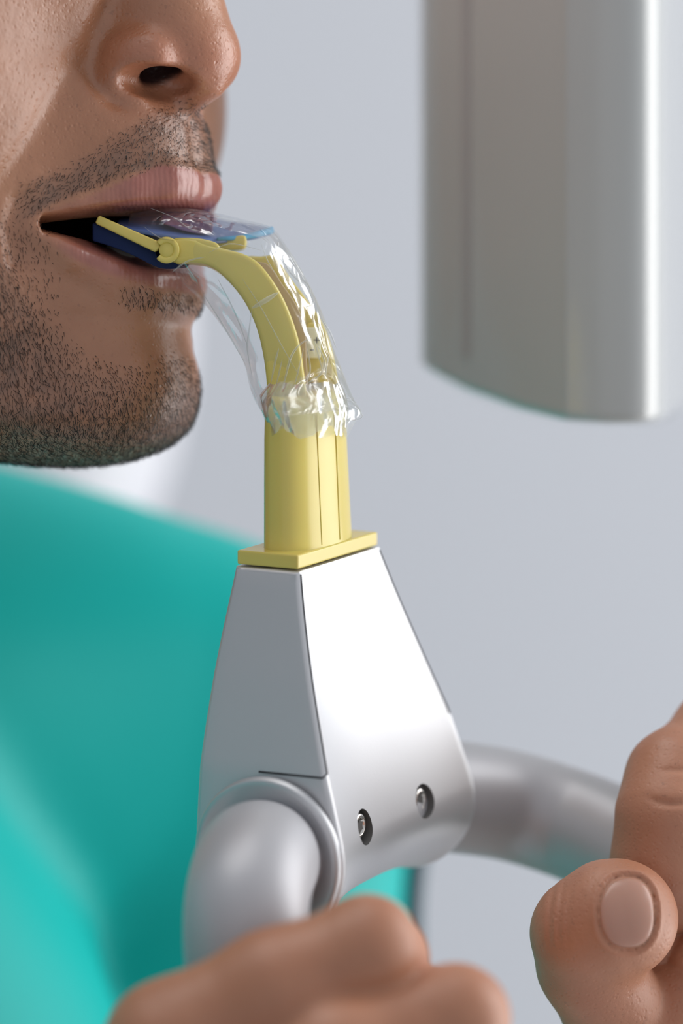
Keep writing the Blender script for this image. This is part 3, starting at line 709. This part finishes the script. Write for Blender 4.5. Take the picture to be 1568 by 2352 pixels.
# seams of the side cover
def cap_pt(f, u, side=-1, out=0.0): return D(f, side * (lh(u, side) + out), u)
pth = [D(7.0 + 0.0, -16.6, -0.3)]
def edge_front(u, R):
    fr, bk = section(R); a = np.array(fr[5:]); return np.interp(-u, -a[:, 1], a[:, 0]) if -u < -CU else CX + R
seam = on_grip([D(edge_front(u, 16.1) + 0.1, -(lh(u, -1) - 0.9), u) for u in np.linspace(-0.5, -36.0, 60)])
mesh_obj('cover_seam', *tube_geo(seam, 0.2, 8), M_seam, grip)
s2 = on_grip([D(edge_front(-36, 16.1) + 0.1, -(lh(-36, -1) - 0.9), -36.0)] + [cap_pt(f, -36.6 - 0.02 * (18.4 - f), -1, 0.2) for f in np.linspace(edge_front(-36.6, 16.1) - 0.7, 4.4, 40)])
mesh_obj('cover_seam', *tube_geo(s2, 0.22, 8), M_seam, grip)
seam3 = on_grip([D(edge_front(u, 15.1) + 0.05, (lh(u, 1) - 1.2), u) for u in np.linspace(-0.5, -35, 60)])
mesh_obj('cover_seam', *tube_geo(seam3, 0.18, 8), M_seam, grip)
# flared collar around the near handle
nc = D(CX, -30, CU)
V, Fc = lathe_geo([(15.7, -0.6), (15.6, 0.3), (15.3, 0.7), (14.8, 0.85), (14.0, 0.7), (12.6, 0.1), (10.8, -0.4)], nc, -DL, DU, 64)
o = mesh_obj('handle_collar', V, Fc, M_silver, grip); fix_normals(o)
fc = D(CX, 31, CU)
V, Fc = lathe_geo([(14.4, -0.8), (14.2, 0.3), (13.2, 0.8), (12.2, 0.2), (11.6, -1.0)], fc, DL, DU, 64)
o = mesh_obj('handle_collar', V, Fc, M_silver, grip); fix_normals(o)
path = spline([D(CX, -20, CU), D(CX, -31, CU), P(586, 1988, -40), P(567, 2075, -50), P(566, 2190, -52), P(585, 2330, -50), P(610, 2480, -44), P(640, 2640, -36)], 10)
o = mesh_obj('bar_handle', *tube_geo(path, 11.3, 48, up=(1, 0, 0)), M_tube, grip); o['label'] = 'curved bar handle bending down towards the near hand'
path = spline([D(CX, 8, CU), D(CX, 27, CU), P(1130, 1842, 44), P(1290, 1886, 45), P(1430, 1946, 36), P(1560, 2030, 24), P(1700, 2150, 20), P(1780, 2300, 22)], 10)
o = mesh_obj('bar_handle', *tube_geo(path, 11.7, 48, up=(0, 0, 1)), M_tube, grip); o['label'] = 'curved bar handle reaching into the far hand'
# ------------------------------------------------------------------ yellow mouthpiece holder
hold = empty('bite_fork_holder', D(0, 0, 0.2))
tag(hold, 'yellow plastic bite holder standing on the silver grip head, curving up to the mouth', 'bite holder')
fl = mesh_obj('base_flange', *prism_geo([D(6.6, -16.4, 0.35), D(6.6, 16.6, 0.35), D(-6.8, 16.6, 0.35), D(-6.8, -16.4, 0.35)], DU * 2.75), M_yellow, hold, smooth=False); fix_normals(fl); bevel(fl, 0.35, 3)
def sup(a, b, n, p=2.6):
    out = []
    for i in range(n):
        t = 2 * math.pi * i / n; c, s = math.cos(t), math.sin(t)
        out.append((a * math.copysign(abs(c) ** (2 / p), c), b * math.copysign(abs(s) ** (2 / p), s)))
    return out
def post():
    V = []; Fc = []; n = 72
    for h, a, b in [(2.6, 6.3, 13.2), (3.2, 6.0, 12.9), (8, 5.9, 12.7), (16, 5.75, 12.4), (24, 5.6, 12.0), (29, 5.4, 11.6), (31, 5.2, 11.3), (32, 4.8, 10.9), (32.4, 4.2, 10.2)]:
        sh = -0.02 * h
        for f, l in sup(a, b, n, 2.4): V.append(D(f + sh + 0.3, l - 0.6 - h * 0.012, h))
    m = 9
    for i in range(m - 1):
        for k in range(n):
            k2 = (k + 1) % n; Fc.append((i * n + k, i * n + k2, (i + 1) * n + k2, (i + 1) * n + k))
    Fc.append(tuple(range((m - 1) * n, m * n)))
    return V, Fc
V, Fc = post(); o = mesh_obj('post', V, Fc, M_yellow, hold); fix_normals(o)
# moulding lines up the post
for lf, rr in ((2.0, 0.13), (-5.0, 0.09)):
    pts = []
    for h in np.linspace(3.6, 29, 20):
        a = np.interp(h, [3.2, 20, 36], [6.0, 5.7, 5.5]); b = np.interp(h, [3.2, 20, 36], [12.9, 12.2, 11.6]); p = 2.4
        ff = a * (1 - (abs(lf) / b) ** p) ** (1 / p); pts.append(D(ff - 0.02 * h + 0.33, lf - 0.6 - h * 0.012, h))
    o = mesh_obj('moulding_line', *tube_geo(pts, rr, 8), M_yellow, hold)
def px_plate(name, pts, d, thick, m, parent, n=6, bev=0.5, tilt=0.0, sharp=False):
    q = spline(pts, n, True) if not sharp else np.array(pts, float)
    V, Fc = prism_geo([P(a, b, d) for a, b in q], np.array([HL[0] * tilt, thick, 0]))
    o = mesh_obj(name, V, Fc, m, parent); fix_normals(o)
    if bev: bevel(o, bev, 3, 50)
    return o
near_pts = [(398, 552), (440, 548), (470, 560), (520, 572), (565, 585), (600, 610), (640, 665), (668, 725), (688, 790), (697, 850), (704, 910), (706, 1000), (616, 1000), (612, 930), (612, 880), (604, 815), (588, 750), (560, 690), (520, 640), (480, 610), (440, 602), (400, 600)]
px_plate('near_cheek', near_pts, -10.6, 8.0, M_yellow, hold, bev=1.2)
far_pts = [(560, 592), (600, 588), (630, 586), (643, 602), (668, 640), (705, 688), (740, 740), (762, 800), (774, 860), (782, 920), (788, 1000), (700, 1000), (702, 920), (702, 850), (700, 780), (690, 745), (664, 700), (632, 652), (618, 632), (560, 640)]
px_plate('far_cheek', far_pts, 3.2, 6.0, M_yellow, hold, bev=1.0)
web_pts = [(560, 608), (600, 602), (622, 614), (648, 652), (680, 700), (698, 745), (703, 800), (704, 1000), (640, 1000), (630, 860), (610, 780), (580, 700), (540, 650)]
px_plate('web', web_pts, -2.5, 6.0, mat('shaded_inside', (0.50, 0.36, 0.20), 0.5, var=0.05), hold, bev=0.3)  # browner than the yellow plastic: groove shadow painted into the web
# cream size tab with + and - marks
tabc = [(700, 752), (736, 752), (736, 822), (700, 822)]
tb = px_plate('marked_tab', tabc, -0.9, 4.5, M_tab, hold, bev=0.3, sharp=True)
def bar(px, py, w_, h_, d): return prism_geo([P(px - w_, py - h_, d), P(px + w_, py - h_, d), P(px + w_, py + h_, d), P(px - w_, py + h_, d)], (0, 0.2, 0))
V, Fc = join_geo([bar(727, 781, 7, 1.3, -1.0), bar(727, 781, 1.3, 7, -1.0)]); mesh_obj('plus_mark', V, Fc, M_ink, tb, smooth=False)
V, Fc = bar(716, 804, 4.5, 1.3, -1.0); mesh_obj('minus_mark', V, Fc, M_ink, tb, smooth=False)
px_plate('rocker_tongue', [(706, 744), (742, 752), (756, 800), (762, 870), (700, 870), (702, 800)], 0.8, 3, M_yellow, hold, bev=0.4)
# hinge knuckle and bar that reaches into the mouth
hc = P(382, 574, -11.5)
hin = mesh_obj('hinge_barrel', *lathe_geo([(0.01, 0), (1.35, 0), (1.45, 0.15), (1.45, 0.5)], hc, (0, 1, 0), (1, 0, 0), 32), M_yellow, hold); fix_normals(hin)
arc = [hc + np.array([1.95 * math.cos(a), 0.3, 1.95 * math.sin(a)]) for a in np.radians(np.linspace(-140, 140, 30))]
V, Fc = tube_geo(arc, 0.62, 12); o = mesh_obj('hinge_clip', V, Fc, M_yellow, hold)
V, Fc = lathe_geo([(2.2, 0.9), (2.2, 8)], hc, (0, 1, 0), (1, 0, 0), 32); mesh_obj('hinge_sleeve', V, Fc, M_yellow, hold)
px_plate('hinge_neck', [(394, 552), (430, 545), (470, 549), (500, 560), (500, 580), (440, 590), (396, 600)], -10, 6, M_yellow, hold, bev=0.8)
px_plate('hinge_neck', [(500, 552), (530, 544), (562, 541), (563, 566), (540, 574), (500, 572)], 2, 5, M_yellow, hold, bev=0.6)
a0, a1 = P(222, 503, -9.5), P(362, 567, -11)
ax = (a1 - a0) / np.linalg.norm(a1 - a0); nx = np.cross(ax, (0, -1, 0)); nx /= np.linalg.norm(nx)
q = [a0 + nx * 0.85, a1 + nx * 1.1, a1 + ax * 0.6 - nx * 0.2, a1 - nx * 1.05, a0 - nx * 0.85]
V, Fc = prism_geo(q, (0, 2.2, 0)); o = mesh_obj('bite_bar', V, Fc, M_yellow, hold); fix_normals(o); bevel(o, 0.4, 3)
# ------------------------------------------------------------------ blue bite pad
pad = empty('bite_pad', P(400, 580, 0))
tag(pad, 'dark blue foam bite pad held between the lips inside the clear film', 'bite pad')
def slab(name, top, thick, m, parent, bev=0.3):
    V, Fc = prism_geo([P(*p) for p in top], (0, 0, -thick)); o = mesh_obj(name, V, Fc, m, parent, smooth=False); fix_normals(o)
    if bev: bevel(o, bev, 2)
    return o
def lofted_top(name, near, far, thick, m, parent):
    """sheet between a near and a far edge, with thickness"""
    A = spline([P(*p) for p in near], 6); B = spline([P(*p) for p in far], 6); n = len(A); rows = 8; V = []; Fc = []
    for r in range(rows + 1):
        for i in range(n): V.append(A[i] + (B[i] - A[i]) * r / rows)
    o0 = len(V); V += [np.array(v) - np.array([0, 0, thick]) for v in V]
    for r in range(rows):
        for i in range(n - 1):
            a = r * n + i; Fc.append((a, a + 1, a + n + 1, a + n)); Fc.append((a + o0, a + n + o0, a + n + 1 + o0, a + 1 + o0))
    for i in range(n - 1):
        Fc.append((i, i + o0, i + 1 + o0, i + 1)); a = rows * n + i; Fc.append((a, a + 1, a + 1 + o0, a + o0))
    for r in range(rows):
        a = r * n; Fc.append((a, a + n, a + n + o0, a + o0)); a = r * n + n - 1; Fc.append((a, a + o0, a + n + o0, a + n))
    o = mesh_obj(name, V, Fc, m, parent); fix_normals(o); bevel(o, 0.3, 2); return o
lofted_top('lower_pad', [(212, 512, -8), (260, 527, -8.5), (310, 548, -8.5), (370, 576, -8), (430, 574, -6)], [(240, 502, 14), (280, 500, 14), (330, 500, 14), (400, 500, 15), (480, 520, 16)], 3.5, M_blue, pad)
lofted_top('upper_pad', [(262, 520, -6.5), (330, 528, -6.5), (400, 540, -5), (470, 548, -2), (535, 546, 3), (580, 540, 6), (624, 528, 9)], [(280, 492, 14), (330, 480, 14), (400, 478, 15), (450, 486, 16), (510, 504, 17), (560, 512, 18), (618, 521, 16)], 1.0, mat('blue_vinyl', (0.10, 0.17, 0.42), 0.35, var=0.3, vscale=160), pad)
o = mesh_obj('pad_edge', *tube_geo([P(500, 549, -0.5), P(540, 547, 2.6), P(580, 541, 5.6), P(624, 528.5, 8.6)], [0.35, 0.5, 0.6, 0.75], 10), M_cyan, pad)
lofted_top('lip_reflection_sheet', [(372, 506, -4), (420, 524, -3), (462, 531, -1), (488, 529, 0)], [(372, 474, 8), (420, 474, 8), (460, 482, 8), (492, 492, 8)], 0.6, M_purple, pad)  # purple sheet added for the lip's reflection in the film
# ------------------------------------------------------------------ clear film sleeve over the mouthpiece
sleeve = empty('plastic_sleeve', P(700, 990, 0))
tag(sleeve, 'crumpled clear plastic film sleeve pulled over the yellow bite holder', 'plastic sleeve')
SEC = [((285, 545), (300, 492), 2.5), ((345, 590), (360, 480), 7), ((390, 612), (430, 478), 10), ((425, 655), (492, 488), 12), ((462, 690), (560, 505), 13), ((503, 742), (622, 522), 13.5),
       ((540, 795), (655, 562), 13.5), ((562, 842), (692, 622), 13), ((568, 868), (724, 682), 13), ((574, 890), (746, 735), 12.5), ((580, 908), (764, 795), 12), ((588, 926), (784, 845), 14),
       ((598, 942), (802, 890), 15.5), ((606, 955), (816, 922), 16), ((610, 968), (830, 948), 16), ((614, 980), (812, 974), 16), ((618, 992), (796, 998), 16)]
def film():
    A = spline([(*s[0], s[2]) for s in SEC], 8); B = spline([(*s[1], s[2]) for s in SEC], 8); n = len(A); seg = 120; V = []; Fc = []
    ph = rng.uniform(0, 6.28, 24)
    for i in range(n):
        t = i / (n - 1); ca = (A[i, :2] + B[i, :2]) / 2; ha = (B[i, :2] - A[i, :2]) / 2; hd = A[i, 2]
        gather = np.clip((t - 0.66) / 0.25, 0, 1)
        for k in range(seg):
            a = 2 * math.pi * k / seg
            cr = 0
            for j, (fa, ft) in enumerate([(3, 4), (5, -6), (7, 8), (11, 5), (16, -9)]):
                cr += (1 - abs(math.sin(0.5 * (fa * a + ft * t * 2.2 + ph[j])))) * (0.075 / (1 + 0.25 * j))
            rip = gather * (0.03 * math.sin(13 * a + ph[9] + 3 * t) + 0.015 * math.sin(23 * a + ph[10] - 5 * t))
            end = max(0, (t - 0.93) / 0.07)
            sc_ = 1.0 - (cr - 0.08) * 0.55 + rip
            pw = 0.85 - 0.25 * gather; c = math.copysign(abs(math.cos(a)) ** pw, math.cos(a)); s = math.copysign(abs(math.sin(a)) ** pw, math.sin(a))
            if abs(math.cos(a)) > 0.93: sc_ = 1.0 + (sc_ - 1.0) * 0.25
            q = ca + ha * c * sc_
            py_ = q[1] + end * 16 * math.sin(5 * a + ph[12]) * 0.6
            V.append(P(q[0], py_, s * hd * sc_ * 0.92 - 4.6 * min(1, gather * 1.3)))
    for i in range(n - 1):
        for k in range(seg):
            k2 = (k + 1) % seg; Fc.append((i * seg + k, i * seg + k2, (i + 1) * seg + k2, (i + 1) * seg + k))
    return V, Fc
V, Fc = film(); o = mesh_obj('film', V, Fc, M_film, sleeve)
# ribbons of folded film, whitened so that bright glints are painted on
def ribbon(pts, w_, d, depth=0.5):
    q = spline(pts, 7); n = len(q); T = np.gradient(q, axis=0); T /= np.maximum(np.linalg.norm(T, axis=1)[:, None], 1e-6); Nn = np.stack([-T[:, 1], T[:, 0]], 1)
    V = []; Fc = []
    for i in range(n):
        ww = w_ * math.sin(math.pi * (0.06 + 0.88 * i / (n - 1)))
        for j, e in enumerate((-1, 0, 1)):
            V.append(P(q[i, 0] + Nn[i, 0] * ww * e, q[i, 1] + Nn[i, 1] * ww * e, d + (0 if e else -depth)))
    for i in range(n - 1):
        for j in range(2): Fc.append((i * 3 + j, i * 3 + j + 1, (i + 1) * 3 + j + 1, (i + 1) * 3 + j))
    return V, Fc
folds = [([(578, 712), (572, 760), (568, 800), (578, 860)], 2.2, -12), ([(578, 708), (610, 690), (638, 672)], 6, -12), ([(556, 640), (600, 708), (650, 800), (690, 868)], 1.2, -12.5),
         ([(716, 776), (690, 790), (668, 820), (652, 880), (648, 890)], 2.6, -12), ([(728, 790), (745, 830), (735, 860), (698, 885)], 3, -12), ([(705, 800), (712, 850), (697, 880)], 2, -12.5), ([(697, 800), (685, 850), (675, 890)], 1.8, -12.5),
         ([(722, 782), (732, 820), (740, 850)], 2, -12.5), ([(640, 800), (632, 830), (622, 880)], 2.6, -12), ([(648, 825), (640, 860), (634, 885)], 2, -12), ([(756, 810), (748, 850), (746, 885)], 2, -11),
         ([(740, 932), (770, 918), (800, 915), (818, 925)], 2.2, -9), ([(780, 922), (815, 938), (832, 955), (818, 964), (780, 965)], 1.4, -8), ([(744, 906), (740, 925), (738, 945)], 4, -12), ([(748, 948), (745, 965)], 5, -12),
         ([(690, 962), (715, 948), (740, 940)], 2, -12), ([(640, 985), (628, 970), (645, 960)], 3, -11), ([(660, 985), (662, 950), (668, 925)], 2, -12), ([(672, 990), (690, 965), (694, 945)], 3, -12), ([(775, 985), (785, 975), (800, 968)], 4, -10),
         ([(600, 560), (615, 600), (640, 640)], 1.2, -11), ([(638, 555), (636, 572)], 3.5, -12), ([(655, 605), (665, 625), (690, 650), (702, 668)], 3, -12), ([(690, 640), (708, 655), (712, 672), (700, 672)], 1.6, -12), ([(700, 706), (716, 700), (722, 690)], 2.4, -12),
         ([(740, 735), (758, 765), (772, 800)], 2.5, -11), ([(470, 590), (430, 600), (395, 625)], 2, -12), ([(480, 580), (530, 560), (600, 575)], 1.2, -11), ([(500, 640), (540, 720), (570, 800)], 1.5, -10), ([(470, 680), (520, 760), (560, 830)], 1.8, -10), ([(330, 520), (365, 545), (400, 552)], 1.0, -11.5),
         ([(345, 478), (400, 500), (440, 527), (490, 531)], 1.1, -11)]
geo = [ribbon(p, w_, d, 0.5) for p, w_, d in folds]
V, Fc = join_geo(geo); o = mesh_obj('film_fold', V, Fc, M_pleat, sleeve)
def ruff():
    """the gathered band of film bunched around the post"""
    V = []; Fc = []; seg = 220; rows = 26; ph = rng.uniform(0, 6.28, 12)
    for i in range(rows + 1):
        t = i / rows; y = 880 + 112 * t
        xl = np.interp(t, [0, 0.3, 0.6, 0.85, 1], [618, 596, 600, 612, 616]); xr = np.interp(t, [0, 0.4, 0.7, 1], [782, 796, 800, 798])
        for k in range(seg):
            a = 2 * math.pi * k / seg
            r = 1 + 0.03 * math.sin(9 * a + 3 * t + ph[0]) + 0.025 * math.sin(19 * a - 2.5 * t + ph[1]) + 0.03 * abs(math.sin(11 * a + 4 * t + ph[2])) + 0.02 * math.sin(4 * a + 9 * t) + 0.035 * math.sin(math.pi * t)
            r *= 0.95
            ca_, sa_ = math.cos(a), math.sin(a)
            x = (xl + xr) / 2 + (xr - xl) / 2 * math.copysign(abs(ca_) ** 0.6, ca_) * (1 + (r - 1) * 0.5)
            yy = y + (3 + 9 * t) * math.sin(7 * a + ph[4]) + 4 * math.sin(19 * a + ph[5]) * t
            V.append(P(x, yy, math.copysign(abs(sa_) ** 0.6, sa_) * 14.0 * r - 4.6))
    for i in range(rows):
        for k in range(seg):
            k2 = (k + 1) % seg; Fc.append((i * seg + k, i * seg + k2, (i + 1) * seg + k2, (i + 1) * seg + k))
    return V, Fc
V, Fc = ruff(); o = mesh_obj('gathered_band', V, Fc, M_band, sleeve)
# ------------------------------------------------------------------ white machine arm, upper right
arm = empty('xray_machine_arm', P(1300, 960, 80))
tag(arm, 'tall white enamel x-ray machine arm hanging at the upper right, out of focus', 'x-ray machine')
def arm_shell():
    plan = spline([(968, 118), (972, 96), (1060, 84), (1180, 70), (1296, 58), (1304, 57), (1390, 54), (1470, 54), (1515, 60), (1536, 72), (1556, 100), (1580, 150)], 6)
    back = spline([(1580, 150), (1400, 190), (1150, 170), (968, 118)], 6)[1:-1]
    pl = np.concatenate([plan, back]); n = len(pl); ctr = np.array([P(x, 0, d)[:2] for x, d in pl]).mean(0); V = []; Fc = []
    rows = [(-500, 0, 0), (200, 0, 0), (600, 0, 0)]
    fil = [(math.sin(a), 1 - math.cos(a)) for a in np.linspace(0, math.pi / 2, 7)]
    def bot(px): return np.interp(px, [960, 978, 1060, 1180, 1300, 1400, 1490, 1530, 1560, 1600], [846, 858, 900, 940, 966, 972, 972, 968, 945, 930])
    allr = rows + [('f', sn_, cs_) for sn_, cs_ in fil]
    for r in allr:
        for x, d in pl:
            if r[0] != 'f': py = r[0]; q = P(x, py, d)
            else:
                q = P(x, bot(x) - 26, d); q = q + np.array([0, 0, -26 * K * 1.1 * r[1]]); v = ctr - q[:2]; v /= np.linalg.norm(v); q[:2] += v * r[2] * 3.0
            V.append(q)
    R = len(allr)
    for i in range(R - 1):
        for k in range(n):
            k2 = (k + 1) % n; Fc.append((i * n + k, i * n + k2, (i + 1) * n + k2, (i + 1) * n + k))
    c = len(V); last = [V[(R - 1) * n + k] for k in range(n)]; V.append(np.mean(last, 0))
    for k in range(n): Fc.append(((R - 1) * n + k, (R - 1) * n + (k + 1) % n, c))
    c = len(V); V.append(np.mean(V[:n], 0))
    for k in range(n): Fc.append(((k + 1) % n, k, c))
    return V, Fc
V, Fc = arm_shell(); o = mesh_obj('arm_shell', V, Fc, M_white, arm); fix_normals(o); bevel(o, 0.8, 3, 20)
V, Fc = prism_geo([P(1060, -500, 83.2), P(1078, -500, 81.5), P(1078, 812, 81.5), P(1069, 824, 82.2), P(1060, 812, 83.2)], (0.4, 2, 0)); o = mesh_obj('panel_groove', V, Fc, M_groove, arm, smooth=False); fix_normals(o)
# ------------------------------------------------------------------ white rounded form for an unidentified pale area behind the neck
upath = spline([P(-420, 1900, 560), P(-200, 1350, 560), P(-60, 1150, 560), P(30, 960, 560), P(60, 700, 560), P(0, 300, 560)], 8)
unit = mesh_obj('white_rounded_column', *tube_geo(upath, 62, 40), M_column)
tag(unit, 'blurred white rounded column standing by the wall behind the neck', 'equipment')
